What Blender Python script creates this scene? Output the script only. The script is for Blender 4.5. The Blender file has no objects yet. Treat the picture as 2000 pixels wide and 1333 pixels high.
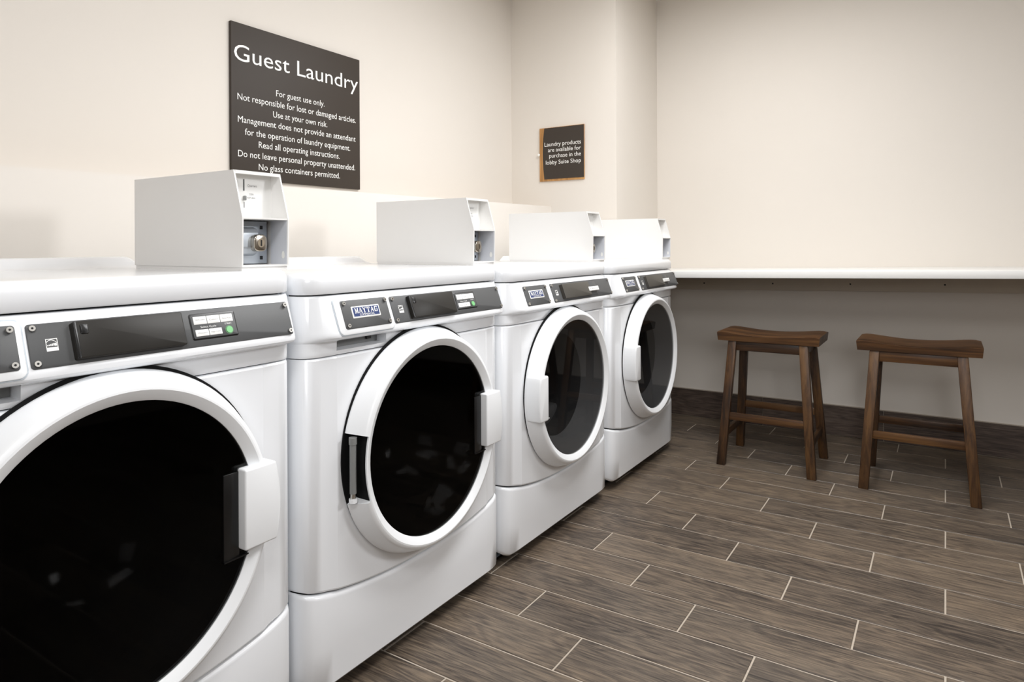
import bpy, bmesh, math, random
from mathutils import Vector, Matrix
random.seed(7)
S = bpy.context.scene
COL = S.collection
pi = math.pi

# ------------------------------------------------------------------ camera
YAW, ROLL, FPX, CY, EYE = math.radians(32.7367), math.radians(-0.30), 1316.81, 478.78, 1.06
fwd = Vector((-math.sin(YAW), math.cos(YAW), 0))
r0 = Vector((math.cos(YAW), math.sin(YAW), 0)); u0 = Vector((0, 0, 1))
cr, sr = math.cos(ROLL), math.sin(ROLL)
right = r0*cr + u0*sr; up = u0*cr - r0*sr
cam = bpy.data.cameras.new('camera'); cam_o = bpy.data.objects.new('camera', cam); COL.objects.link(cam_o)
M = Matrix.Identity(4)
for i in range(3):
    M[i][0] = right[i]; M[i][1] = up[i]; M[i][2] = -fwd[i]
M[2][3] = EYE
cam_o.matrix_world = M
cam.sensor_width = 36; cam.lens = 36*FPX/2000; cam.shift_y = -(666.5-CY)/2000; cam.clip_start = .02
S.camera = cam_o

# ------------------------------------------------------------------ world, exposure, lights
w = bpy.data.worlds.new('world'); S.world = w; w.use_nodes = True
w.node_tree.nodes['Background'].inputs[0].default_value = (1, .97, .93, 1)
w.node_tree.nodes['Background'].inputs[1].default_value = .2
S.view_settings.view_transform = 'Standard'; S.view_settings.look = 'None'
S.view_settings.gamma = 1; S.view_settings.use_curve_mapping = False
S.view_settings.exposure = -0.13
S.cycles.max_bounces = 10; S.cycles.diffuse_bounces = 6; S.cycles.caustics_reflective = False; S.cycles.caustics_refractive = False
CEIL = 2.6
def area(name, loc, rot, sx, sy, power, color=(.98, .985, 1)):
    l = bpy.data.lights.new(name, 'AREA'); l.shape = 'RECTANGLE'; l.size = sx; l.size_y = sy; l.energy = power; l.color = color
    o = bpy.data.objects.new(name, l); COL.objects.link(o); o.location = loc; o.rotation_euler = rot
    return o
LAMPS = [(-.2, 1.75, 30, 'white ceiling light panel above the aisle, the middle one'), (-.75, 2.62, 28, 'white ceiling light panel above the dryers and stools'), (.2, -.4, 35, 'white ceiling light panel behind the camera')]
for lx, ly, pw, lb_ in LAMPS:
    area('ceiling_panel_light', (lx, ly, CEIL-.045), (0, 0, 0), .55, 1.1, pw)

# two photographer's softboxes standing in the room, right of and behind the camera
for loc, tgt, size, spread, pw in (((1.8, 2.6, 2.0), (-1.3, .9, 1.1), .5, 95, 10.5), ((.6, -.8, 1.7), (-1, 3, 1.2), .8, 120, 9)):
    sb = area('softbox_light', loc, (0, 0, 0), size, size, pw); sb.data.spread = math.radians(spread)
    sb.rotation_euler = (Vector(tgt)-sb.location).to_track_quat('-Z', 'Y').to_euler()

# ------------------------------------------------------------------ helpers
def lin(c):
    return tuple((v/255/12.92 if v/255 <= .04045 else ((v/255+.055)/1.055)**2.4) for v in c)
def pmat(name, rgb, rough=.5, metal=0, noise=0, nscale=40, bump=0, coat=0, spec=.5, emit=None):
    m = bpy.data.materials.new(name); m.use_nodes = True
    nt = m.node_tree; b = nt.nodes['Principled BSDF']
    c = lin(rgb)
    b.inputs['Base Color'].default_value = (*c, 1); b.inputs['Roughness'].default_value = rough
    b.inputs['Metallic'].default_value = metal; b.inputs['Coat Weight'].default_value = coat
    b.inputs['Specular IOR Level'].default_value = spec
    if emit: b.inputs['Emission Color'].default_value = (*c, 1); b.inputs['Emission Strength'].default_value = emit
    if noise or bump:
        tc = nt.nodes.new('ShaderNodeTexCoord'); n = nt.nodes.new('ShaderNodeTexNoise')
        n.inputs['Scale'].default_value = nscale; n.inputs['Detail'].default_value = 3
        nt.links.new(tc.outputs['Object'], n.inputs['Vector'])
        if noise:
            mx = nt.nodes.new('ShaderNodeMix'); mx.data_type = 'RGBA'
            mx.inputs[6].default_value = (*[v*(1-noise) for v in c], 1); mx.inputs[7].default_value = (*[min(1, v*(1+noise)) for v in c], 1)
            nt.links.new(n.outputs['Fac'], mx.inputs[0]); nt.links.new(mx.outputs[2], b.inputs['Base Color'])
        if bump:
            bp = nt.nodes.new('ShaderNodeBump'); bp.inputs['Strength'].default_value = bump; bp.inputs['Distance'].default_value = .002
            nt.links.new(n.outputs['Fac'], bp.inputs['Height']); nt.links.new(bp.outputs['Normal'], b.inputs['Normal'])
    return m
def wood(name, dark, mid, light, scale, rough, vary=.25, axis=0, bump=.15, coat=0, slow=.5, tone2=None):
    m = bpy.data.materials.new(name); m.use_nodes = True
    nt = m.node_tree; N = nt.nodes; L = nt.links; b = N['Principled BSDF']
    tc = N.new('ShaderNodeTexCoord'); oi = N.new('ShaderNodeObjectInfo')
    mul = N.new('ShaderNodeVectorMath'); mul.operation = 'SCALE'; mul.inputs[0].default_value = (37, 61, 13)
    L.new(oi.outputs['Random'], mul.inputs['Scale'])
    add = N.new('ShaderNodeVectorMath'); L.new(tc.outputs['Object'], add.inputs[0]); L.new(mul.outputs[0], add.inputs[1])
    mp = N.new('ShaderNodeMapping'); sc = [scale]*3; sc[axis] = scale*.04
    mp.inputs['Scale'].default_value = sc; L.new(add.outputs[0], mp.inputs['Vector'])
    n1 = N.new('ShaderNodeTexNoise'); n1.inputs['Scale'].default_value = 1; n1.inputs['Detail'].default_value = 10; n1.inputs['Roughness'].default_value = .72; n1.inputs['Distortion'].default_value = .5
    L.new(mp.outputs[0], n1.inputs['Vector'])
    mp2 = N.new('ShaderNodeMapping'); s2 = [scale*.05]*3; s2[axis] = scale*.0095
    mp2.inputs['Scale'].default_value = s2; L.new(add.outputs[0], mp2.inputs['Vector'])
    n2 = N.new('ShaderNodeTexNoise'); n2.inputs['Scale'].default_value = 1; n2.inputs['Detail'].default_value = 3
    L.new(mp2.outputs[0], n2.inputs['Vector'])
    # rings: sine of the slow noise gives cathedral figures
    ms = N.new('ShaderNodeMath'); ms.operation = 'MULTIPLY'; ms.inputs[1].default_value = 85; L.new(n2.outputs['Fac'], ms.inputs[0])
    sn = N.new('ShaderNodeMath'); sn.operation = 'SINE'; L.new(ms.outputs[0], sn.inputs[0])
    sm = N.new('ShaderNodeMath'); sm.operation = 'MULTIPLY'; sm.inputs[1].default_value = .045; L.new(sn.outputs[0], sm.inputs[0])
    a2 = N.new('ShaderNodeMath'); L.new(n1.outputs['Fac'], a2.inputs[0]); L.new(sm.outputs[0], a2.inputs[1])
    # slow tone
    s3 = N.new('ShaderNodeMath'); s3.operation = 'MULTIPLY_ADD'; s3.inputs[1].default_value = slow; s3.inputs[2].default_value = -slow/2; L.new(n2.outputs['Fac'], s3.inputs[0])
    a3 = N.new('ShaderNodeMath'); L.new(a2.outputs[0], a3.inputs[0]); L.new(s3.outputs[0], a3.inputs[1])
    rd = N.new('ShaderNodeMath'); rd.operation = 'MULTIPLY_ADD'; rd.inputs[1].default_value = vary; rd.inputs[2].default_value = -vary/2; L.new(oi.outputs['Random'], rd.inputs[0])
    a4 = N.new('ShaderNodeMath'); L.new(a3.outputs[0], a4.inputs[0]); L.new(rd.outputs[0], a4.inputs[1])
    cr_ = N.new('ShaderNodeValToRGB'); e = cr_.color_ramp.elements
    e[0].position = .32; e[0].color = (*lin(dark), 1); e[1].position = .69; e[1].color = (*lin(light), 1)
    k = e.new(.5); k.color = (*lin(mid), 1)
    L.new(a4.outputs[0], cr_.inputs[0])
    if tone2:
        n3 = N.new('ShaderNodeTexNoise'); n3.inputs['Scale'].default_value = .6; n3.inputs['Detail'].default_value = 2
        L.new(mp2.outputs[0], n3.inputs['Vector'])
        r3 = N.new('ShaderNodeMapRange'); r3.inputs[1].default_value = .42; r3.inputs[2].default_value = .66; r3.inputs[4].default_value = .6; L.new(n3.outputs['Fac'], r3.inputs[0])
        mx3 = N.new('ShaderNodeMix'); mx3.data_type = 'RGBA'; mx3.blend_type = 'MIX'; L.new(r3.outputs[0], mx3.inputs[0]); L.new(cr_.outputs[0], mx3.inputs[6])
        hs = N.new('ShaderNodeMix'); hs.data_type = 'RGBA'; hs.blend_type = 'MULTIPLY'; hs.inputs[0].default_value = 1
        L.new(cr_.outputs[0], hs.inputs[6]); hs.inputs[7].default_value = (.78, .83, .90, 1); L.new(hs.outputs[2], mx3.inputs[7])
        L.new(mx3.outputs[2], b.inputs['Base Color'])
    else: L.new(cr_.outputs[0], b.inputs['Base Color'])
    b.inputs['Roughness'].default_value = rough; b.inputs['Coat Weight'].default_value = coat
    bp = N.new('ShaderNodeBump'); bp.inputs['Strength'].default_value = bump; bp.inputs['Distance'].default_value = .001
    L.new(a2.outputs[0], bp.inputs['Height']); L.new(bp.outputs['Normal'], b.inputs['Normal'])
    return m
def glass(name, tint, rough=.02, ior=1.35):
    m = bpy.data.materials.new(name); m.use_nodes = True
    nt = m.node_tree; N = nt.nodes; L = nt.links; N.remove(N['Principled BSDF'])
    t = N.new('ShaderNodeBsdfTransparent'); t.inputs[0].default_value = (*tint, 1)
    g = N.new('ShaderNodeBsdfGlossy'); g.inputs['Roughness'].default_value = rough
    f = N.new('ShaderNodeFresnel'); f.inputs['IOR'].default_value = ior
    gm = N.new('ShaderNodeNewGeometry'); sb_ = N.new('ShaderNodeMath'); sb_.operation = 'SUBTRACT'; sb_.use_clamp = True
    L.new(f.outputs[0], sb_.inputs[0]); L.new(gm.outputs['Backfacing'], sb_.inputs[1])   # reflect on entry only, no false total reflection at the thin exit face
    mx = N.new('ShaderNodeMixShader'); L.new(sb_.outputs[0], mx.inputs[0]); L.new(t.outputs[0], mx.inputs[1]); L.new(g.outputs[0], mx.inputs[2])
    L.new(mx.outputs[0], N['Material Output'].inputs[0])
    return m

def mobj(name, verts, faces, mat, parent=None, smooth=None, loc=None):
    me = bpy.data.meshes.new(name); me.from_pydata([tuple(v) for v in verts], [], faces); me.update()
    me.materials.append(mat)
    bm = bmesh.new(); bm.from_mesh(me); bmesh.ops.recalc_face_normals(bm, faces=bm.faces); bm.to_mesh(me); bm.free()
    if smooth is not None:
        me.shade_smooth(); me.set_sharp_from_angle(angle=math.radians(smooth))
    o = bpy.data.objects.new(name, me); COL.objects.link(o)
    if parent: o.parent = parent
    if loc: o.location = loc
    return o
def bmobj(name, bm, mat, parent=None, smooth=None, loc=None):
    bmesh.ops.recalc_face_normals(bm, faces=bm.faces)
    me = bpy.data.meshes.new(name); bm.to_mesh(me); bm.free(); me.materials.append(mat)
    if smooth is not None:
        me.shade_smooth(); me.set_sharp_from_angle(angle=math.radians(smooth))
    o = bpy.data.objects.new(name, me); COL.objects.link(o)
    if parent: o.parent = parent
    if loc: o.location = loc
    return o
def bm_box(bm, a, b, bevel=0, seg=2):
    t = bmesh.new()
    bmesh.ops.create_cube(t, size=1)
    for v in t.verts:
        v.co = Vector([(a[i]+b[i])/2 + v.co[i]*(b[i]-a[i]) for i in range(3)])
    if bevel: bmesh.ops.bevel(t, geom=list(t.edges), offset=bevel, segments=seg, affect='EDGES', profile=.5)
    me = bpy.data.meshes.new('t'); t.to_mesh(me); t.free(); bm.from_mesh(me); bpy.data.meshes.remove(me)
def box(name, a, b, mat, parent=None, bevel=0, seg=2, loc=None):
    bm = bmesh.new(); bm_box(bm, a, b, bevel, seg)
    return bmobj(name, bm, mat, parent, 35 if bevel else None, loc)
def bm_prism(bm, pts, axis, lo, hi, bevel=0, seg=2):
    """polygon pts (two coords) extruded along axis from lo to hi"""
    t = bmesh.new()
    def P(p, h):
        q = list(p); q.insert(axis, h); return q
    a = [t.verts.new(P(p, lo)) for p in pts]; b = [t.verts.new(P(p, hi)) for p in pts]
    n = len(pts)
    t.faces.new(a); t.faces.new(b)
    for i in range(n): t.faces.new((a[i], a[(i+1) % n], b[(i+1) % n], b[i]))
    bmesh.ops.recalc_face_normals(t, faces=t.faces)
    if bevel: bmesh.ops.bevel(t, geom=list(t.edges), offset=bevel, segments=seg, affect='EDGES', profile=.5)
    me = bpy.data.meshes.new('t'); t.to_mesh(me); t.free(); bm.from_mesh(me); bpy.data.meshes.remove(me)
def prism(name, pts, axis, lo, hi, mat, parent=None, bevel=0, seg=2):
    bm = bmesh.new(); bm_prism(bm, pts, axis, lo, hi, bevel, seg)
    return bmobj(name, bm, mat, parent, 35)
def lathe_x(bm, prof, cy, cz, n=72, a0=0, a1=2*pi, caps=False):
    """revolve (r, x) profile about an axis parallel to x"""
    full = abs(a1-a0-2*pi) < 1e-6
    m = n if full else n+1
    rings = []
    for i in range(m):
        a = a0+(a1-a0)*i/n
        rings.append([bm.verts.new((x, cy+r*math.cos(a), cz+r*math.sin(a))) for r, x in prof])
    for i in range(n):
        A = rings[i]; B = rings[(i+1) % m]
        for j in range(len(prof)-1):
            f = [A[j], A[j+1], B[j+1], B[j]]
            bm.faces.new(f)
    if caps and not full:
        bm.faces.new(rings[0]); bm.faces.new(rings[-1])
def thing(name, label, cat, loc, group=None, scale=None, rotz=0):
    o = bpy.data.objects.new(name, None); COL.objects.link(o); o.location = loc; o.empty_display_size = .1
    o['label'] = label; o['category'] = cat
    if group: o['group'] = group
    if scale: o.scale = scale
    o.rotation_euler = (0, 0, rotz)
    return o
def struct(o): o['kind'] = 'structure'; return o

_tc = {}
def text2d(s):
    """flat glyph mesh of a string, normalised: x 0..1 over its width, y in cap heights"""
    if s in _tc: return _tc[s]
    def mk(t):
        c = bpy.data.curves.new('t', 'FONT'); c.body = t; c.resolution_u = 3; c.fill_mode = 'FRONT'
        o = bpy.data.objects.new('t', c); COL.objects.link(o)
        dg = bpy.context.evaluated_depsgraph_get(); me = bpy.data.meshes.new_from_object(o.evaluated_get(dg))
        v = [tuple(p.co[:2]) for p in me.vertices]; f = [tuple(p.vertices) for p in me.polygons]
        bpy.data.objects.remove(o); bpy.data.curves.remove(c); bpy.data.meshes.remove(me)
        return v, f
    if 'H' not in _tc: _tc['H'] = (None, None, max(p[1] for p in mk('H')[0]))
    cap = _tc['H'][2]
    v, f = mk(s)
    x0 = min(p[0] for p in v); x1 = max(p[0] for p in v)
    _tc[s] = ([((p[0]-x0)/(x1-x0), p[1]/cap) for p in v], f, cap)
    return _tc[s]
def text(name, s, fn, mat, parent=None):
    v, f, _ = text2d(s)
    return mobj(name, [fn(a, b) for a, b in v], f, mat, parent)

# ------------------------------------------------------------------ materials
M_WALL = pmat('cream_wall_paint', (226, 220, 212), .75, noise=.012, nscale=3, bump=.03)
M_WALLX = pmat('taupe_wall_paint', (150, 142, 132), .8, noise=.02, nscale=3)
M_CEIL = pmat('white_ceiling', (235, 232, 226), .9, bump=.1, nscale=120)
M_GROUT = pmat('grout', (178, 167, 153), .9, noise=.12, nscale=150, bump=.3)
M_TILE = wood('wood_look_tile', (50, 43, 38), (97, 85, 73), (132, 116, 97), 210, .42, .09, 0, .3, 0, .30, (88, 82, 80))
M_BASE = wood('dark_wood_look_tile', (48, 38, 34), (78, 66, 59), (104, 90, 80), 180, .45, .06, 0, .2, 0, .3)
M_ENAMEL = pmat('white_enamel', (236, 238, 241), .22, noise=.004, nscale=5, coat=.3)
M_PLASTIC = pmat('white_plastic', (239, 241, 243), .3, noise=.004, nscale=5)
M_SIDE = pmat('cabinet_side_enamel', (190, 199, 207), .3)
M_PANEL = pmat('charcoal_panel_satin', (77, 78, 79), .5, noise=.05, nscale=300)
M_BLACK = pmat('black_plastic', (14, 14, 15), .3)
M_COVER = pmat('smoked_display_cover', (44, 42, 39), .42, spec=.25)
M_COVERD = pmat('dark_display_cover', (78, 75, 70), .45, spec=.3)
M_GASKET = pmat('black_gasket', (11, 11, 12), .75, spec=.2)
M_GREY = pmat('grey_plastic', (128, 129, 128), .45)
M_STEEL = pmat('screw_steel', (205, 203, 198), .3, 1)
M_CHROME = pmat('lock_chrome', (205, 198, 186), .18, 1)
M_LOCKF = pmat('lock_core_brushed', (150, 138, 120), .45, .8)
M_LINERB = pmat('blue_grey_box_interior', (214, 217, 224), .45)
M_GALV = pmat('zinc_plated_steel', (196, 203, 211), .4, .6, noise=.08, nscale=60)
M_BOX = pmat('coin_box_powder_coat', (232, 231, 229), .42, bump=.02, nscale=400)
M_WHITEPRINT = pmat('white_print', (246, 246, 243), .6)
M_GREYPRINT = pmat('grey_print', (150, 150, 150), .6)
M_NAVY = pmat('navy_print', (44, 62, 112), .4)
M_GREEN = pmat('green_button', (126, 196, 132), .4)
M_GREEND = pmat('green_button_rim', (92, 140, 98), .4)
M_LABEL = pmat('paper_label', (240, 240, 238), .55)
M_SIGN = pmat('dark_brown_sign', (54, 46, 39), .6, noise=.05, nscale=200)
M_SIGNWOOD = wood('sign_oak', (150, 104, 52), (190, 140, 82), (214, 168, 108), 60, .4, .05, 2, .05)
M_STOOL = wood('stained_stool_wood', (34, 20, 9), (70, 45, 22), (100, 70, 38), 55, .45, .10, 2, .1, 0)
M_STOOLX = wood('stained_stool_wood_long', (36, 21, 9), (74, 47, 23), (104, 72, 39), 55, .4, .10, 0, .1, 0)
M_SHELF = pmat('white_laminate', (240, 240, 238), .4, noise=.005, nscale=6)
M_CLEAT = pmat('cleat_paint', (206, 197, 183), .7, noise=.03, nscale=20)
M_GLASSW = glass('black_door_glass', (.32, .32, .32), .03, 1.2)
M_GLASSD = glass('smoked_door_glass', (.55, .55, .55), .02, 1.4)
M_BOWL = pmat('black_bowl', (20, 20, 21), .1)
M_LINER = pmat('dark_grey_liner', (176, 177, 179), .5)
M_DRUM = pmat('dark_drum', (104, 105, 107), .3)
M_LAMP = pmat('lamp_diffuser', (255, 250, 240), .6, emit=1.5)

# ------------------------------------------------------------------ room shell
XL, YR, YC, XC = -2.223, 4.09, 3.46, -1.533
XR, YB = 2.6, -2.4
def wallbox(name, a, b, mat=M_WALL): return struct(box(name, a, b, mat))
wallbox('wall_left', (XL-.12, YB, 0), (XL, YC, CEIL))
wallbox('wall_back', (XL-.12, YC, 0), (XC-.0001, YC+.75, CEIL))
wallbox('wall_right', (XC, YR, 0), (XR, YR+.12, CEIL))
wallbox('wall_side', (XR, YB, 0), (XR+.12, YR+.12, CEIL), M_WALLX)
wallbox('wall_front', (XL-.12, YB-.12, 0), (XR+.12, YB, CEIL), M_WALLX)
wallbox('ceiling', (XL-.12, YB-.12, CEIL), (XR+.12, YR+.12, CEIL+.1), M_CEIL)
# low plumbing wall behind the machines, its top a hair out of level
v = []
for y, zt in ((YB, 1.236), (YC, 1.285)):
    for x in (XL, -1.948):
        v += [(x, y, 0), (x, y, zt)]
struct(mobj('wall_lower', v, [(0, 1, 3, 2), (4, 6, 7, 5), (2, 3, 7, 6), (1, 5, 7, 3), (0, 4, 5, 1), (0, 2, 6, 4)], M_WALL))

# floor: grout bed with every plank tile laid on it
floor = struct(box('floor', (XL-.1, YB-.1, -.08), (XR+.1, YR+.1, -.0018), M_GROUT))
TL, TW, TX0, TY0, GAP = .61754, .16393, -.21074, 3.10342, .0048
_tm = {}
def tile_mesh(L, W, mat):
    key = (round(L, 4), round(W, 4), mat.name)
    if key in _tm: return _tm[key]
    c = .0012; x, y = L/2, W/2
    v = [(-x, -y, -.009), (x, -y, -.009), (x, y, -.009), (-x, y, -.009), (-x, -y, -c), (x, -y, -c), (x, y, -c), (-x, y, -c),
         (-x+c, -y+c, 0), (x-c, -y+c, 0), (x-c, y-c, 0), (-x+c, y-c, 0)]
    f = [(8, 9, 10, 11)] + [(a, (a+1) % 4, 4+(a+1) % 4, 4+a) for a in range(4)] + [(4+a, 4+(a+1) % 4, 8+(a+1) % 4, 8+a) for a in range(4)]
    me = bpy.data.meshes.new('tile'); me.from_pydata(v, [], f); me.update(); me.materials.append(mat); _tm[key] = me
    return me
rows = range(-6, 24)
for r in rows:
    y1 = min(TY0-r*TW, YR-.001); y0 = TY0-(r+1)*TW
    for k in range(-16, 16):
        x0 = TX0+(r/3+k)*TL; x1 = x0+TL
        x0 = max(x0, -2.0); x1 = min(x1, 2.0)
        if x1-x0 < .03: continue
        o = bpy.data.objects.new('tile', tile_mesh(x1-x0-GAP, y1-y0-GAP, M_TILE)); COL.objects.link(o)
        o.parent = floor; o.location = ((x0+x1)/2, (y0+y1)/2, random.uniform(-.0002, .0002))
# tiled baseboard along the right wall
base = struct(box('baseboard_right', (XC, YR-.004, 0), (XR, YR, .170), M_GROUT))
for k in range(-3, 5):
    x0 = -.28+k*TL; x1 = x0+TL
    x0 = max(x0, XC+.002); x1 = min(x1, XR-.002)
    if x1-x0 < .03: continue
    o = bpy.data.objects.new('tile', tile_mesh(x1-x0-.003, .160, M_BASE)); COL.objects.link(o); o.parent = base
    o.rotation_euler = (pi/2, 0, 0); o.location = ((x0+x1)/2, YR-.0125, .0855)

# ceiling lamps (out of frame, light the room)
for lx, ly, pw, lb_ in LAMPS:
    t = thing('ceiling_light', lb_, 'light', (lx, ly, CEIL), 'ceiling light panels')
    bm = bmesh.new()
    for a, b in (((-.3, -.6, -.03), (.3, -.56, 0)), ((-.3, .56, -.03), (.3, .6, 0)), ((-.3, -.56, -.03), (-.27, .56, 0)), ((.27, -.56, -.03), (.3, .56, 0))): bm_box(bm, a, b)
    bmobj('frame', bm, M_CEIL, t); box('diffuser', (-.27, -.56, -.012), (.27, .56, -.006), M_LAMP, t)

# ------------------------------------------------------------------ washers and dryers
W = .785; DC, DZ = .3925, .538
PT = [(0, -.060), (.003, -.040), (.008, -.024), (.017, -.012), (.030, -.0055), (.048, -.002), (.076, 0), (.090, .004)]
def plan(y):
    d = min(y, W-y)
    if d <= 0: return PT[0][1]
    for (a, p), (b, q) in zip(PT, PT[1:]):
        if d <= b: return p+(q-p)*(d-a)/(b-a)
    return PT[-1][1]
YS = [p[0] for p in PT]+[W-p[0] for p in reversed(PT)]
def smile(y): return .224+.050*abs((y-DC)/DC)**2.2
def smooth01(t): t = max(0, min(1, t)); return t*t*(3-2*t)
def ys_with(extra):
    s = sorted(set(YS+[.09+(W-.18)*i/24 for i in range(25)]+extra))
    o = [s[0]]
    for a in s[1:]:
        if a-o[-1] > .0006: o.append(a)
    return o
def grid(name, ys, rowfn, nrow, mat, parent, smooth=40):
    v = []; f = []
    for y in ys:
        for j in range(nrow): v.append(rowfn(y, j))
    for i in range(len(ys)-1):
        for j in range(nrow-1):
            a = i*nrow+j; f.append((a, a+1, a+nrow+1, a+nrow))
    return mobj(name, v, f, mat, parent, smooth)
ZS0, ZS1, SL = .931, .851, .030
def slx(z): return SL*(ZS0-z)/(ZS0-ZS1)
_n = Vector((ZS0-ZS1, 0, SL)).normalized()
def sp(y, z, t=0): return Vector((slx(z), y, z))+_n*t
def rrect(y0, y1, z0, z1, r, n=5):
    pts = []
    for cy, cz, a in ((y1-r, z1-r, 0), (y0+r, z1-r, pi/2), (y0+r, z0+r, pi), (y1-r, z0+r, 1.5*pi)):
        for i in range(n): 
            q = a+pi/2*i/(n-1); pts.append((cy+r*math.cos(q), cz+r*math.sin(q)))
    return pts
def slab(name, y0, y1, z0, z1, t0, t1, r, mat, parent, edge=.0008):
    p = rrect(y0, y1, z0, z1, r); n = len(p)
    cy, cz = (y0+y1)/2, (z0+z1)/2
    def ins(q, e): 
        dy = (y1-y0)/2; dz = (z1-z0)/2
        return (cy+(q[0]-cy)*(1-e/dy), cz+(q[1]-cz)*(1-e/dz))
    v = [sp(*q, t0) for q in p]+[sp(*q, t1-edge) for q in p]+[sp(*ins(q, edge), t1) for q in p]
    f = [tuple(range(2*n, 3*n))]
    for k in (0, n):
        for i in range(n): f.append((k+i, k+(i+1) % n, k+n+(i+1) % n, k+n+i))
    return mobj(name, v, f, mat, parent, 40)
def disc(name, y, z, ry, rz, t0, t1, mat, parent, n=14):
    v = [sp(y+ry*math.cos(2*pi*i/n), z+rz*math.sin(2*pi*i/n), t0) for i in range(n)]+[sp(y+ry*math.cos(2*pi*i/n), z+rz*math.sin(2*pi*i/n), t1) for i in range(n)]
    f = [tuple(range(n, 2*n))]+[(i, (i+1) % n, n+(i+1) % n, n+i) for i in range(n)]
    return mobj(name, v, f, mat, parent, 40)
def screw(y, z, t, parent):
    o = disc('screw', y, z, .0047, .0043, t-.001, t+.004, M_STEEL, parent)
    disc('socket', y, z, .0019, .0017, t+.0039, t+.0043, M_BLACK, o, 6)
# slab-serif capitals on a unit cell, as boxes and slanted strokes
def stroke(a, b, wd):
    (x0, y0), (x1, y1) = a, b
    return [(x0-wd/2, y0), (x0+wd/2, y0), (x1+wd/2, y1), (x1-wd/2, y1)]
def rect(x0, y0, x1, y1): return [(x0, y0), (x1, y0), (x1, y1), (x0, y1)]
GLY = {
 'M': [stroke((.16, 0), (.16, 1), .10), stroke((.82, 0), (.82, 1), .2), stroke((.2, 1), (.5, .1), .2), stroke((.5, .1), (.8, 1), .1), rect(0, 0, .32, .1), rect(.62, 0, 1, .1), rect(0, .9, .3, 1), rect(.72, .9, 1, 1)],
 'A': [stroke((.14, 0), (.5, 1), .1), stroke((.84, 0), (.5, 1), .22), rect(.25, .28, .75, .38), rect(0, 0, .3, .1), rect(.66, 0, 1, .1)],
 'Y': [stroke((.5, .45), (.16, 1), .22), stroke((.5, .45), (.86, 1), .1), stroke((.5, 0), (.5, .5), .22), rect(0, .9, .34, 1), rect(.7, .9, 1, 1), rect(.3, 0, .7, .1)],
 'T': [stroke((.5, 0), (.5, 1), .24), rect(.03, .88, .97, 1), rect(.3, 0, .7, .1), rect(.03, .68, .12, .9), rect(.88, .68, .97, .9)],
 'G': [rect(.05, .2, .28, .8), rect(.15, .86, .75, 1), rect(.15, 0, .78, .13), rect(.1, .75, .32, .93), rect(.1, .07, .32, .25), rect(.68, .05, .88, .45), rect(.5, .38, .98, .48), rect(.76, .68, .86, 1)]}
def wordmark(name, s, y0, y1, z0, z1, t, mat, parent):
    v = []; f = []; n = len(s); cw = (y1-y0)/n
    for i, ch in enumerate(s):
        for q in GLY[ch]:
            k = len(v); v += [sp(y0+cw*(i+.03+.94*a), z0+(z1-z0)*b, t) for a, b in q]; f.append((k, k+1, k+2, k+3))
    return mobj(name, v, f, mat, parent)

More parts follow.
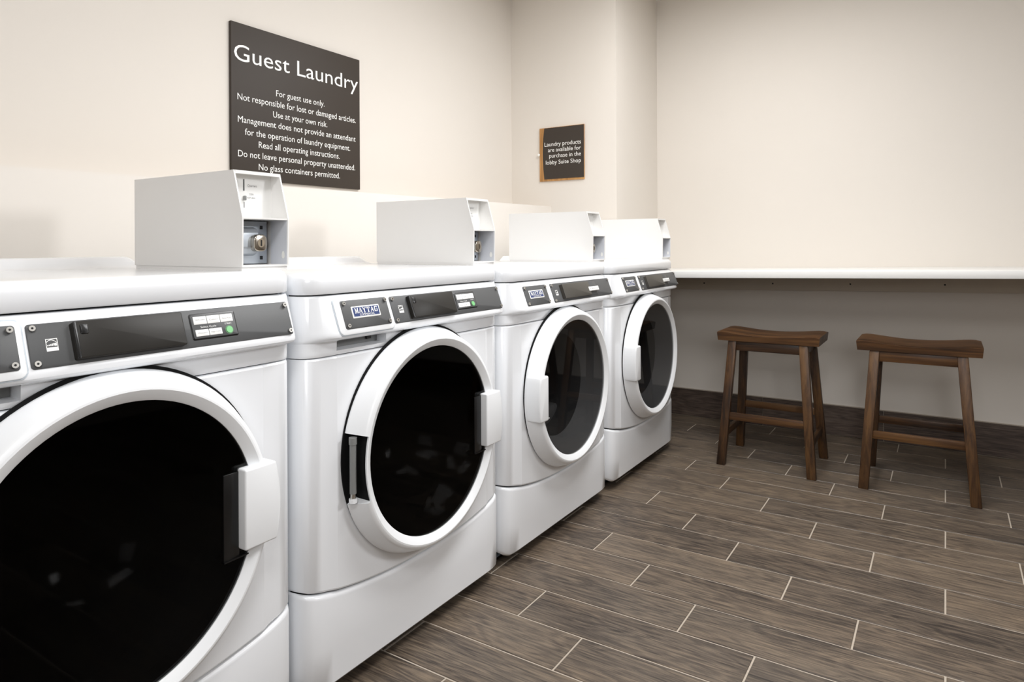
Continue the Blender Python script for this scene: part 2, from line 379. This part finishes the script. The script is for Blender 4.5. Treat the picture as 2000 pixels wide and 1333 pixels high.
def machine(name, label, cat, y0, k, washer, group):
    R = thing(name, label, cat, (-1.2, y0, 0), group, (1, 1, k))
    # cabinet, open at the front
    v = [(x, y, z) for x in (-.60, -.058) for y in (.004, W-.004) for z in (.022, .938)]
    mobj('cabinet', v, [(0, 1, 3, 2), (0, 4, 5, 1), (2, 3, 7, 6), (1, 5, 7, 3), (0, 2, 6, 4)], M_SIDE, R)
    box('plinth', (-.56, .03, 0), (-.075, W-.03, .06), M_BLACK, R)
    # front panel with the door hole: side strips, middle triangulated
    bm = bmesh.new(); ZT = .7940; HR = .262
    def rowz(y): return [smile(y), smile(y)+.0015, smile(y)+.006, ZT-.005, ZT-.0012, ZT]
    def rowx(y): p = plan(y); return [p-.010, p-.003, p, p, p-.003, p-.010]
    for side in (0, 1):
        ys = [p[0] if side == 0 else W-p[0] for p in PT]
        pr = None
        for y in ys:
            c = [bm.verts.new((x, y, z)) for x, z in zip(rowx(y), rowz(y))]
            if pr:
                for j in range(5): bm.faces.new((pr[j], pr[j+1], c[j+1], c[j]))
            pr = c
    ya, yb = .090, W-.090; ns = 24
    ym = [ya+(yb-ya)*i/ns for i in range(ns+1)]
    for idx in ((0, 1, 2), (5, 4, 3)):
        pr = None
        for y in ym:
            c = [bm.verts.new((rowx(y)[j], y, rowz(y)[j])) for j in idx]
            if pr:
                for j in range(2): bm.faces.new((pr[j], pr[j+1], c[j+1], c[j]))
            pr = c
    t = bmesh.new()
    loop = [t.verts.new((.004, y, rowz(y)[2])) for y in ym]+[t.verts.new((.004, y, rowz(y)[3])) for y in reversed(ym)]
    hole = [t.verts.new((.004, DC+HR*math.cos(2*pi*i/64), min(DZ+HR*math.sin(2*pi*i/64), ZT-.012))) for i in range(64)]
    bmesh.ops.remove_doubles(t, verts=hole, dist=1e-6)
    hole = [q for q in hole if q.is_valid]
    for lp in (loop, hole):
        for i in range(len(lp)): t.edges.new((lp[i], lp[(i+1) % len(lp)]))
    bmesh.ops.triangle_fill(t, use_beauty=True, edges=t.edges, normal=(1, 0, 0))
    me = bpy.data.meshes.new('t'); t.to_mesh(me); t.free(); bm.from_mesh(me); bpy.data.meshes.remove(me)
    bmobj('front_panel', bm, M_ENAMEL, R, 30)
    # lower access panel with the smile-shaped top edge
    def zb(y):
        d = min(y, W-y); return .036+(.022*(1-d/.035)**2 if d < .035 else 0)
    def low(y, j):
        s = smile(y)-.0035; p = plan(y); p = min(p, .0)+.002
        zz = [zb(y), zb(y)+.003, zb(y)+.010, s*.5, s-.012, s-.006, s-.002, s]
        xx = [-.014, -.006, 0, 0, 0, -.0015, -.006, -.016]
        return (p+xx[j], y, zz[j])
    grid('lower_panel', ys_with([]), low, 8, M_ENAMEL, R)
    # console
    PK = (.090, .262)
    def pocket(y):
        if not washer: return 0
        return 1 if PK[0]+.004 < y < PK[1]-.004 else 0
    prof = [(-.010, 0, .7954), (-.002, 0, .7960), (0, 0, .8000), (0, 0, .8055), (0, 0, .8085), (0, .02, .8265), (0, .10, .8290), (0, .55, .8320), (0, .90, .8355), (0, 1.05, .8400), (0, 1.06, .8450), (0, 1.0, .8510), (0, 0, .9310), (-.003, -.02, .9345), (-.014, -.02, .9352)]
    ex = [PK[0], PK[0]+.003, PK[0]+.005, PK[1]-.005, PK[1]-.003, PK[1]]+[.005, .011, .022, .04, W-.005, W-.011, W-.022, W-.04]
    def con(y, j):
        b, l, z = prof[j]; d = min(y, W-y)
        x = min(plan(y), 0)*(1 if l < .5 else .85)+b+l*SL*smooth01(.12+d/.03 if y > .4 else d/.075)
        if j in (4, 5) and pocket(y): x -= .032
        return (x, y, z)
    grid('console', ys_with(ex), con, len(prof), M_ENAMEL, R, 32)
    if washer:
        box('dispenser_recess', (-.031, PK[0]+.006, .8087), (-.0295, PK[1]-.006, .8263), M_GREY, R)
        box('latch', (-.030, .215, .817), (-.024, .230, .8262), M_BLACK, R)
        slab('drawer_groove', .0735, .2585, .8415, .929, -.003, .0004, .013, M_SIDE, R, .0002)
        df = slab('drawer_front', .076, .256, .843, .9265, -.004, .0035, .012, M_PLASTIC, R, .0015)
        base_t = .0035; host = df
    else:
        base_t = 0; host = R
    # badge plate
    pl = slab('badge_plate', .094, .247, .8545, .919, base_t, base_t+.002, .005, M_PANEL, R)
    tt = base_t+.002
    for yy in (.102, .239):
        for zz in (.8615, .912): screw(yy, zz, tt, pl)
    yb0, yb1, zb0, zb1 = .122, .2145, .8765, .9035
    bd = slab('badge', yb0, yb1, zb0, zb1, tt, tt+.0012, .002, M_WHITEPRINT, pl)
    def quad(nm, ya_, yb_, za_, zb_, t_, m_): return mobj(nm, [sp(ya_, za_, t_), sp(yb_, za_, t_), sp(yb_, zb_, t_), sp(ya_, zb_, t_)], [(0, 1, 2, 3)], m_, pl)
    quad('badge_field', yb0+.0035, yb1-.0035, zb0+.0035, zb1-.0028, tt+.0014, M_NAVY)
    wordmark('lettering', 'MAYTAG', yb0+.008, yb1-.007, zb0+.0105, zb1-.0045, tt+.0018, M_WHITEPRINT, pl)
    text('lettering', 'COMMERCIAL', lambda a, b: sp(yb0+.022+.05*a, zb0+.0045+.0045*b, tt+.0018), M_WHITEPRINT, pl)
    # control panel
    cp = slab('control_panel', .262 if washer else .277, .752 if washer else .768, .853, .919, 0, .002, .005, M_PANEL, R)
    y_l = .262 if washer else .277
    for yy in (y_l+.008, y_l+.482):
        for zz in (.860, .912): screw(yy, zz, .002, cp)
    # energy mark: frame, swoosh, word and caption block
    e0, e1, z0, z1 = y_l+.024, y_l+.041, .8765, .895
    def q(ya_, yb_, za_, zb_, m_=M_WHITEPRINT, nm='energy_mark', t_=.0024): return mobj(nm, [sp(ya_, za_, t_), sp(yb_, za_, t_), sp(yb_, zb_, t_), sp(ya_, zb_, t_)], [(0, 1, 2, 3)], m_, cp)
    v = []; f = []
    def add(pts):
        n = len(v); v.extend([sp(a, b, .0024) for a, b in pts]); f.append(tuple(range(n, n+len(pts))))
    ew, eh = e1-e0, z1-z0
    for a, b, c, d in ((0, 0, 1, .30), (0, .3, .06, 1), (.94, .3, 1, 1), (0, .94, 1, 1)): add(rect(e0+a*ew, z0+b*eh, e0+c*ew, z0+d*eh))
    for i in range(8):
        a0, a1 = .05+.1125*i, .05+.1125*(i+1)
        h = lambda a: .55+.32*math.sin(pi*min(1, a*.9+.1))
        add([(e0+a0*ew, z0+h(a0)*eh), (e0+a1*ew, z0+h(a1)*eh), (e0+a1*ew, z0+(h(a1)+.06)*eh), (e0+a0*ew, z0+(h(a0)+.06)*eh)])
    for i in range(5): add(rect(e0+(.1+.13*i)*ew, z0+.42*eh, e0+(.19+.13*i)*ew, z0+(.50+.03*i)*eh))
    add(rect(e0+.72*ew, z0+.4*eh, e0+.9*ew, z0+.62*eh))
    mobj('energy_mark', v, f, M_WHITEPRINT, cp)
    if washer:
        cv = slab('display_cover', .323, .5075, .858, .9145, .002, .014, .003, M_COVER, R, .001)
        slab('cover_edge', .323, .329, .858, .9145, .0139, .0148, .002, M_BLACK, cv)
        slab('cover_latch', .333, .345, .894, .909, .014, .0155, .002, M_BLACK, cv)
        lb = slab('button_bezel', .526, .622, .8645, .911, .002, .0032, .004, M_BLACK, R)
        slab('button_field', .5285, .6195, .867, .9085, .0032, .0036, .003, M_PANEL, lb, .0002)
        for i in range(3): slab('button', .533+.0277*i, .5595+.0277*i, .8915, .9055, .0036, .0042, .0008, M_LABEL, lb, .0003)
        for i in range(2): slab('button', .533+.0277*i, .5595+.0277*i, .8705, .8820, .0036, .0042, .0008, M_LABEL, lb, .0003)
        for s_, a_, b_ in (('Whites', .537, .900), ('Colors', .565, .8985), ('Perm Press', .5925, .8985), ('Woolens', .537, .8765), ('Bright Colors', .5645, .8765)):
            text('lettering', s_, lambda a, b, a_=a_, b_=b_: sp(a_+.019*a, b_-.0015+.0024*b, .00445), M_GREYPRINT, lb)
        text('lettering', 'Select Cycle', lambda a, b: sp(.545+.032*a, .8848+.0032*b, .0039), M_WHITEPRINT, lb)
        text('lettering', 'START', lambda a, b: sp(.5955+.015*a, .8865+.003*b, .0039), M_WHITEPRINT, lb)
        disc('start_rim', .603, .8765, .0085, .0078, .0036, .0040, M_GREEND, lb, 20)
        disc('start_button', .603, .8765, .0066, .006, .0040, .0052, M_GREEN, lb, 20)
    else:
        cv = slab('display_cover', .341, .560, .860, .9115, .002, .013, .003, M_COVERD, R, .001)
        lb = slab('button_bezel', .560, .636, .860, .9115, .002, .0035, .003, M_PANEL, R)
        slab('cover_edge', .341, .345, .860, .9115, .0129, .0138, .002, M_BLACK, cv)
        slab('button', .548, .634, .8750, .8905, .0035, .0136, .001, M_LABEL, lb, .0003)
        for i, s_ in enumerate(('HIGH', 'MED', 'LOW', 'START')):
            text('lettering', s_, lambda a, b, i=i: sp(.5515+.0205*i+.015*a, .8805+.0045*b, .0139), M_GREYPRINT, lb)
    # lid
    bm = bmesh.new()
    def outline(ins):
        pts = []
        x1, x0 = .003-ins, -.60+min(ins, .004); a, b = .001+ins*.8, W-.001-ins*.8
        rf = .052-ins*.7
        for i in range(9):
            t_ = pi/2*i/8; pts.append((x1-rf+rf*math.cos(t_), b-rf+rf*math.sin(t_)))
        pts += [(x0, b), (x0, a)]
        for i in range(9):
            t_ = 1.5*pi+pi/2*i/8; pts.append((x1-rf+rf*math.cos(t_), a+rf+rf*math.sin(t_)))
        return pts
    rings = [[bm.verts.new((x, y, z)) for x, y in outline(i)] for i, z in ((.010, .9375), (.002, .9383), (0, .941), (0, .967), (.0012, .9735), (.004, .979), (.0085, .983), (.0145, .9853), (.022, .986))]
    n = len(rings[0])
    for A, B in zip(rings, rings[1:]):
        for i in range(n): bm.faces.new((A[i], A[(i+1) % n], B[(i+1) % n], B[i]))
    bm.faces.new(rings[-1]); bm.faces.new(rings[0])
    lid = bmobj('lid', bm, M_ENAMEL, R, 40)
    up_ = [(-.500, .9855), (-.515, .9875), (-.527, .993), (-.538, 1.001), (-.548, 1.0085), (-.556, 1.0118), (-.566, 1.0125), (-.598, 1.0125), (-.599, .95)]
    ys = [.025+.012*i for i in range(6)]; ys = ys+[W/2]+[W-y for y in reversed(ys)]
    def bs(y, j):
        d = min(y-.025, W-.025-y); h = smooth01(d/.055)
        x, z = up_[j]; return (x, y, .9855+(z-.9855)*h if z > .9855 else z)
    grid('backsplash', ys, bs, len(up_), M_ENAMEL, lid)
    # door
    D = bpy.data.objects.new('door', None); COL.objects.link(D); D.parent = R; D.empty_display_size = .05
    bm = bmesh.new()
    lathe_x(bm, [(.264, .014), (.264, .0585), (.2665, .0620), (.263, .0625), (.2475, .0545), (.2445, .0520), (.2445, .030)], DC, DZ, 96)
    bmobj('door_ring', bm, M_PLASTIC, D, 30)
    skirt = [(.262, .0085), (.2925, .0085), (.2928, .0125), (.2915, .0165), (.2768, .0525), (.2745, .0570), (.2715, .0602), (.2665, .0620), (.262, .0610)]
    bm = bmesh.new()
    if washer: lathe_x(bm, skirt, DC, DZ, 96, pi+.325, pi-.255+2*pi, True)
    else: lathe_x(bm, skirt, DC, DZ, 96)
    bmobj('door_rim', bm, M_PLASTIC, D, 30)
    bm = bmesh.new(); lathe_x(bm, [(.255, .003), (.2930, .0042), (.2930, .008), (.284, .0100), (.262, .0105)], DC, DZ+.0062, 96)
    bmobj('gasket', bm, M_GASKET, D, 40)
    if washer:
        bm = bmesh.new(); lathe_x(bm, [(.2655, .015), (.2655, .055), (.2645, .0555), (.2642, .015)], DC, DZ, 16, pi-.26, pi+.33)
        hg = bmobj('hinge', bm, M_GASKET, D, 40)
        def cyl(nm, y, x, z0_, z1_, r, m_, n_=14):
            bm = bmesh.new(); a = [bm.verts.new((x+r*math.cos(2*pi*i/n_), y+r*math.sin(2*pi*i/n_), z0_)) for i in range(n_)]
            b = [bm.verts.new((v_.co.x, v_.co.y, z1_)) for v_ in a]
            bm.faces.new(a); bm.faces.new(b)
            for i in range(n_): bm.faces.new((a[i], a[(i+1) % n_], b[(i+1) % n_], b[i]))
            return bmobj(nm, bm, m_, D, 40)
        cyl('hinge_pin', .114, .030, .474, .588, .0080, M_GREY); cyl('hinge_bushing', .114, .030, .588, .604, .0095, M_GREY)
        cyl('hinge_collar', .114, .030, .462, .474, .0065, M_STEEL); cyl('hinge_cap', .114, .030, .453, .462, .010, M_PLASTIC)
    # glass pane, bowl
    bm = bmesh.new(); lathe_x(bm, [(.0005, .0500), (.12, .0500), (.2448, .0500), (.2448, .0465), (.0005, .0465)], DC, DZ, 96)
    bmobj('door_glass', bm, M_GLASSW if washer else M_GLASSD, D, 40)
    bm = bmesh.new()
    if washer:
        lathe_x(bm, [(.2445, .040), (.240, .015), (.215, -.01), (.195, -.05), (.16, -.12), (.11, -.165), (.05, -.185), (.0005, -.19)], DC, DZ, 64)
        bmobj('glass_bowl', bm, M_BOWL, D, 50)
    else:
        lathe_x(bm, [(.2445, .042), (.242, .036), (.193, -.020), (.190, -.026)], DC, DZ, 72)
        bmobj('door_liner', bm, M_LINER, D, 40)
        bm = bmesh.new(); lathe_x(bm, [(.190, -.026), (.186, -.05), (.180, -.10), (.178, -.20), (.16, -.26), (.0005, -.27)], DC, DZ, 64)
        bmobj('drum', bm, M_DRUM, D, 50)
        box('lint_cover', (-.26, DC-.09, DZ-.20), (-.10, DC+.16, DZ-.11), M_LINER, D, .02, 3)
        box('drum_baffle', (-.24, DC-.12, DZ-.13), (-.06, DC-.085, DZ+.12), M_LINER, D, .012, 3)
    # handle
    if washer:
        zz = [-.073+.152*i/8 for i in range(9)]
        pts = [(.602, DZ-.073), ]+[(DC+math.sqrt(.2915**2-z*z), DZ+z) for z in zz]+[(.602, DZ+.079)]
        prism('handle', pts, 0, .034, .073, M_PLASTIC, D, .004, 3)
        bm = bmesh.new()
        bm_box(bm, (.044, .570, .450), (.0515, .6035, .612), .001); bm_box(bm, (.02, .57, .449), (.0535, .63, .4515))
        bmobj('handle_recess', bm, M_BLACK, D, 40)
    else:
        zz = [-.073+.152*i/8 for i in range(9)]
        pts = [(.160, DZ-.073)]+[(DC-math.sqrt(.2945**2-z*z), DZ+z) for z in zz]+[(.160, DZ+.079)]
        bm = bmesh.new(); bm_prism(bm, pts, 0, .012, .070, .006, 3)
        bmobj('handle', bm, M_PLASTIC, D, 40)
        bm = bmesh.new(); bm_box(bm, (.044, .160, .47), (.0515, .187, .612), .001)
        bmobj('handle_recess', bm, M_BLACK, D, 40)
        box('handle_lip', (.050, .150, DZ-.073), (.062, .180, DZ-.067), M_GREY, D, .002)
    return R
G1, G2 = 'front-loading washers in the row', 'front-loading dryers in the row'
machine('washing_machine', 'white front-loading washer nearest the camera, its black round door cut off by the frame', 'washer', .205, 1.023, True, G1)
machine('washing_machine', 'white front-loading washer with a black door and open hinge slot, second from the camera', 'washer', 1.012, 1.011, True, G1)
machine('clothes_dryer', 'white dryer with a smoked round door, between the black-doored washer and the last dryer', 'dryer', 1.825, 1.0, False, G2)
machine('clothes_dryer', 'white dryer farthest from the camera, at the end beside the white counter', 'dryer', 2.645, .995, False, G2)

# ------------------------------------------------------------------ coin boxes
BW, BH, BD = .118, .212, .41
def coin_box(label, x, y, z):
    R = thing('coin_box', label, 'coin box', (x, y, z), 'coin boxes on top of the machines')
    T = .0035; KZ = .112; TX = -.027
    sidep = [(-BD, .008), (0, .008), (.002, KZ), (TX, BH), (-BD, BH)]
    bm = bmesh.new()
    bm_prism(bm, sidep, 1, 0, T); bm_prism(bm, sidep, 1, BW-T, BW)
    bm_box(bm, (-BD, T, BH-T), (TX, BW-T, BH)); bm_box(bm, (-BD, T, .008), (-BD+T, BW-T, BH-T)); bm_box(bm, (-BD, T, .008), (0, BW-T, .0115))
    bm_box(bm, (TX-.002, T, BH-.007), (TX+.0015, BW-T, BH))
    bmobj('housing', bm, M_BOX, R)
    box('mounting_base', (-BD+.002, .002, 0), (-.003, BW-.002, .0085), M_BOX, R)
    box('divider', (-.06, T, KZ-.0035), (.001, BW-T, KZ), M_BOX, R)
    fp = box('coin_plate', (-.057, T, KZ), (-.055, BW-T, BH-T), M_LABEL, R)
    def pt(y_, z_, t_=.0004): return (-.055+t_, y_, z_)
    def q(nm, y0_, y1_, z0_, z1_, m_, t_=.0004): return mobj(nm, [pt(y0_, z0_, t_), pt(y1_, z0_, t_), pt(y1_, z1_, t_), pt(y0_, z1_, t_)], [(0, 1, 2, 3)], m_, fp)
    box('coin_slot', (-.0552, .0435, .172), (-.0542, .0462, .197), M_BLACK, fp)
    box('return_lever', (-.0552, .0425, .151), (-.048, .0475, .161), M_GREY, fp, .0015)
    box('return_slot', (-.0552, .0445, .135), (-.0542, .0463, .148), M_GREY, fp)
    text('lettering', 'Quarters', lambda a, b: pt(.054+.024*a, .181+.0055*b), M_GREYPRINT, fp)
    text('lettering', 'COIN', lambda a, b: pt(.058+.011*a, .163+.004*b), M_GREYPRINT, fp)
    text('lettering', 'RETURN', lambda a, b: pt(.054+.019*a, .155+.004*b), M_GREYPRINT, fp)
    box('inner_side_panel', (-.055, BW-T-.0012, .0115), (-.001, BW-T-.0002, KZ-.0036), M_LINERB, R)
    vd = box('vault_door', (-.062, T+.001, .013), (-.059, BW-T-.008, KZ-.0055), M_GALV, R, .001)
    prism('lock_housing', [(-.060, .030), (-.046, .035), (-.040, .048), (-.040, .080), (-.046, .090), (-.060, .094)], 1, T+.002, .072, M_GALV, vd, .003, 3)
    pts = rrect(.050, .083, .040, .077, .012, 6)
    lk = prism('lock', pts, 0, -.045, -.026, M_CHROME, vd, .003, 3)
    mobj('cylinder_face', [(-.0256, .0665+.0085*math.cos(2*pi*i/20), .0585+.0095*math.sin(2*pi*i/20)) for i in range(20)], [tuple(range(20))], M_LOCKF, vd)
    mobj('keyhole', [(-.0253, .065, .052), (-.0253, .0685, .052), (-.0253, .0685, .065), (-.0253, .065, .065)], [(0, 1, 2, 3)], M_BLACK, vd)
    for zz in (.026, .093): box('slot_hole', (-.0595, .088, zz-.004), (-.0585, .095, zz+.004), M_BLACK, vd)
    mobj('mounting_hole', [(-.012+.005*math.cos(2*pi*i/16), BW-T-.0015, .030+(.006 if math.sin(2*pi*i/16) < 0 else .011)*math.sin(2*pi*i/16)) for i in range(16)], [tuple(range(16))], M_WHITEPRINT, R)
    return R
coin_box('white slant-front coin box on the nearest washer, its chrome lock in plain view', -1.222, .869, .986*1.023)
coin_box('white slant-front coin box on the second washer, half its lock showing', -1.232, 1.695, .986*1.011)
coin_box('white slant-front coin box on the nearer dryer, lock hidden', -1.222, 2.515, .986)
coin_box('white slant-front coin box on the farthest dryer, beside the bare wall', -1.222, 3.330, .986*.995)

# ------------------------------------------------------------------ wall signs
t = thing('wall_sign', 'large dark brown laundry rules sign with white lettering on the left wall', 'sign', (XL, 1.531, 1.312))
SY, SZ = 1.531, 1.312
box('board', (0, 0, 0), (.013, .648, .582), M_SIGN, t, .0012)
LINES = [("For guest use only.", 1.7290, 1.9742, 1.6499, .0240), ("Not responsible for lost or damaged articles.", 1.5564, 2.1537, 1.6072, .0243),
 ("Use at your own risk.", 1.7139, 1.9891, 1.5648, .0240), ("Management does not provide an attendant", 1.5576, 2.1516, 1.5236, .0239), ("for the operation of laundry equipment.", 1.5876, 2.1190, 1.4794, .0239),
 ("Read all operating instructions.", 1.6477, 2.0580, 1.4376, .0240), ("Do not leave personal property unattended.", 1.5579, 2.1482, 1.3956, .0239), ("No glass containers permitted.", 1.6471, 2.0583, 1.3524, .0240)]
def word(s_, full, part):
    # one word of a line set at its place inside the whole line
    v, f, _ = text2d(full); xs = sorted(p[0] for p in v)
    gap, cut = max((b-a, (a+b)/2) for a, b in zip(xs, xs[1:]))
    keep = [g for g in f if (v[g[0]][0] < cut) == (part == 0)]
    ids = sorted({i for g in keep for i in g}); mp = {i: k for k, i in enumerate(ids)}
    mobj('lettering', [(.0137, 1.5429-SY+.625*v[i][0], 1.7529-SZ+.0602*v[i][1]) for i in ids], [tuple(mp[i] for i in g) for g in keep], M_WHITEPRINT, t)
word('Guest', 'Guest Laundry', 0); word('Laundry', 'Guest Laundry', 1)
for s_, ya, yb, zb_, h in LINES:
    text('lettering', s_, lambda a, b: (.0137, ya-SY+(yb-ya)*a, zb_-SZ+h*b), M_WHITEPRINT, t)
t = thing('wall_sign', 'small dark sign with an oak strip about laundry products, on the narrow wall', 'sign', (-2.021, YC, 1.434))
box('backing', (0, -.009, 0), (.293, 0, .314), M_SIGNWOOD, t, .001)
cv = [(.035, .311), (.0275, .25), (.0245, .18), (.0245, .13), (.0275, .07), (.034, .012)]
prism('front_panel', cv+[(.293, .012), (.293, .311)], 1, -.013, -.009, M_SIGN, t)
for s_, xa, xb, zb_, h in (("Laundry products", -1.9839, -1.7453, 1.6376, .0235), ("are available for", -1.9609, -1.7464, 1.6038, .0235), ("purchase in the", -1.9528, -1.7457, 1.5696, .0235), ("lobby Suite Shop", -1.9759, -1.7459, 1.5314, .0235)):
    text('lettering', s_, lambda a, b: (xa+2.021+(xb-xa)*a, -.0136, zb_-1.434+h*b), M_WHITEPRINT, t)
bm = bmesh.new(); bmesh.ops.create_uvsphere(bm, u_segments=14, v_segments=8, radius=.0085)
for v_ in bm.verts: v_.co.y *= .6
pin = bmobj('wall_pin', bm, M_WHITEPRINT, None, 60, (-2.024, YC-.014, 1.592))
pin['label'] = 'tiny white pin at the left edge of the small sign'; pin['category'] = 'pin'

# ------------------------------------------------------------------ counter
tilt = .0188
t = thing('counter', 'long white wall-mounted folding counter above the wooden stools', 'counter', (XC+.002, 3.50, 0))
def tilted(name, x0, x1, y0, y1, z0, z1, mat, parent, bevel=.002):
    bm = bmesh.new(); bm_box(bm, (x0, y0, z0), (x1, y1, z1), bevel)
    for v_ in bm.verts: v_.co.z += tilt*v_.co.x
    return bmobj(name, bm, mat, parent, 35)
tilted('worktop', 0, 2.6, 0, YR-3.50-.001, .8735, .908, M_SHELF, t)
cl = tilted('cleat', 0, 2.6, YR-3.50-.02, YR-3.50-.001, .7785, .8735, M_CLEAT, t)
for x in (.299, .695, 1.096, 1.528):
    box('screw_head', (x-.004, YR-3.50-.0215, .813+tilt*x), (x+.004, YR-3.50-.0199, .821+tilt*x), M_BLACK, cl)

# ------------------------------------------------------------------ stools
def bar(name, a, b, wx, wy, mat, parent, bevel=.003, up=None):
    """rectangular bar from a to b; wx, wy cross-section half sizes along x / y (upright) """
    a = Vector(a); b = Vector(b); d = (b-a)
    bm = bmesh.new()
    if abs(d.z) > max(abs(d.x), abs(d.y)):
        offs = [(-wx, -wy, 0), (wx, -wy, 0), (wx, wy, 0), (-wx, wy, 0)]
    elif abs(d.x) > abs(d.y): offs = [(0, -wx, -wy), (0, wx, -wy), (0, wx, wy), (0, -wx, wy)]
    else: offs = [(-wx, 0, -wy), (wx, 0, -wy), (wx, 0, wy), (-wx, 0, wy)]
    A = [bm.verts.new(a+Vector(o)) for o in offs]; B = [bm.verts.new(b+Vector(o)) for o in offs]
    bm.faces.new(A); bm.faces.new(B)
    for i in range(4): bm.faces.new((A[i], A[(i+1) % 4], B[(i+1) % 4], B[i]))
    bmesh.ops.recalc_face_normals(bm, faces=bm.faces)
    bmesh.ops.bevel(bm, geom=list(bm.edges), offset=bevel, segments=2, affect='EDGES', profile=.5)
    return bmobj(name, bm, mat, parent, 35)
def stool(label, x, y, rz):
    R = thing('saddle_stool', label, 'stool', (x, y, 0), 'saddle stools under the counter', None, rz)
    # saddle seat
    nx, ny = 24, 8; LX, LY = .231, .135
    def top(u, v): 
        e = abs(u); r = max(0, (e-.90)/.10); rv = max(0, (abs(v)-.86)/.14)
        return .635-.014*(1-min(1, e/.86)**2)**1.3 - .004*r*r-.004*rv*rv
    us = [-1+2*i/nx for i in range(nx+1)]; vs = [-1, -.95, -.86, -.5, 0, .5, .86, .95, 1]
    V = []; F = []; nv = len(vs)
    for u in us:
        for v_ in vs: V.append((u*LX, v_*LY, top(u, v_)))
    k = len(V)
    for u in us:
        for v_ in vs: V.append((u*(LX-.004), v_*(LY-.003), .5905))
    for i in range(nx):
        for j in range(nv-1):
            a = i*nv+j; F.append((a, a+1, a+nv+1, a+nv)); F.append((k+a, k+a+nv, k+a+nv+1, k+a+1))
    for i in range(nx):
        for j in (0, nv-1): a = i*nv+j; F.append((a, a+nv, k+a+nv, k+a))
    for j in range(nv-1):
        for i in (0, nx): a = i*nv+j; F.append((a, a+1, k+a+1, k+a))
    st = mobj('seat', V, F, M_STOOLX, R, 32)
    bx, by, tx, ty = .2015, .179, .160, .112
    for sx in (-1, 1):
        for sy in (-1, 1):
            bar('leg', (sx*bx, sy*by, 0), (sx*tx, sy*ty, .5905), .0195, .0155, M_STOOL, R, .003)
    def legx(z): return bx+(tx-bx)*z/.59
    def legy(z): return by+(ty-by)*z/.59
    z = .567
    for s in (-1, 1):
        bar('apron', (-legx(z)+.017, s*legy(z), z), (legx(z)-.017, s*legy(z), z), .009, .022, M_STOOLX, R, .002)
        bar('apron', (s*legx(z), -legy(z)+.012, z), (s*legx(z), legy(z)-.012, z), .009, .022, M_STOOL, R, .002)
    for s in (-1, 1):
        z = .232; bar('stretcher', (-legx(z)+.017, s*legy(z), z), (legx(z)-.017, s*legy(z), z), .0095, .0165, M_STOOLX, R, .002)
        z = .145; bar('stretcher', (s*legx(z), -legy(z)+.013, z), (s*legx(z), legy(z)-.013, z), .009, .0165, M_STOOL, R, .002)
    return R
stool('brown wooden saddle stool beside the last dryer, left of the pair', -.711, 3.449, 0)
stool('brown wooden saddle stool farther from the dryers, right of the pair', -.102, 3.452, 0)
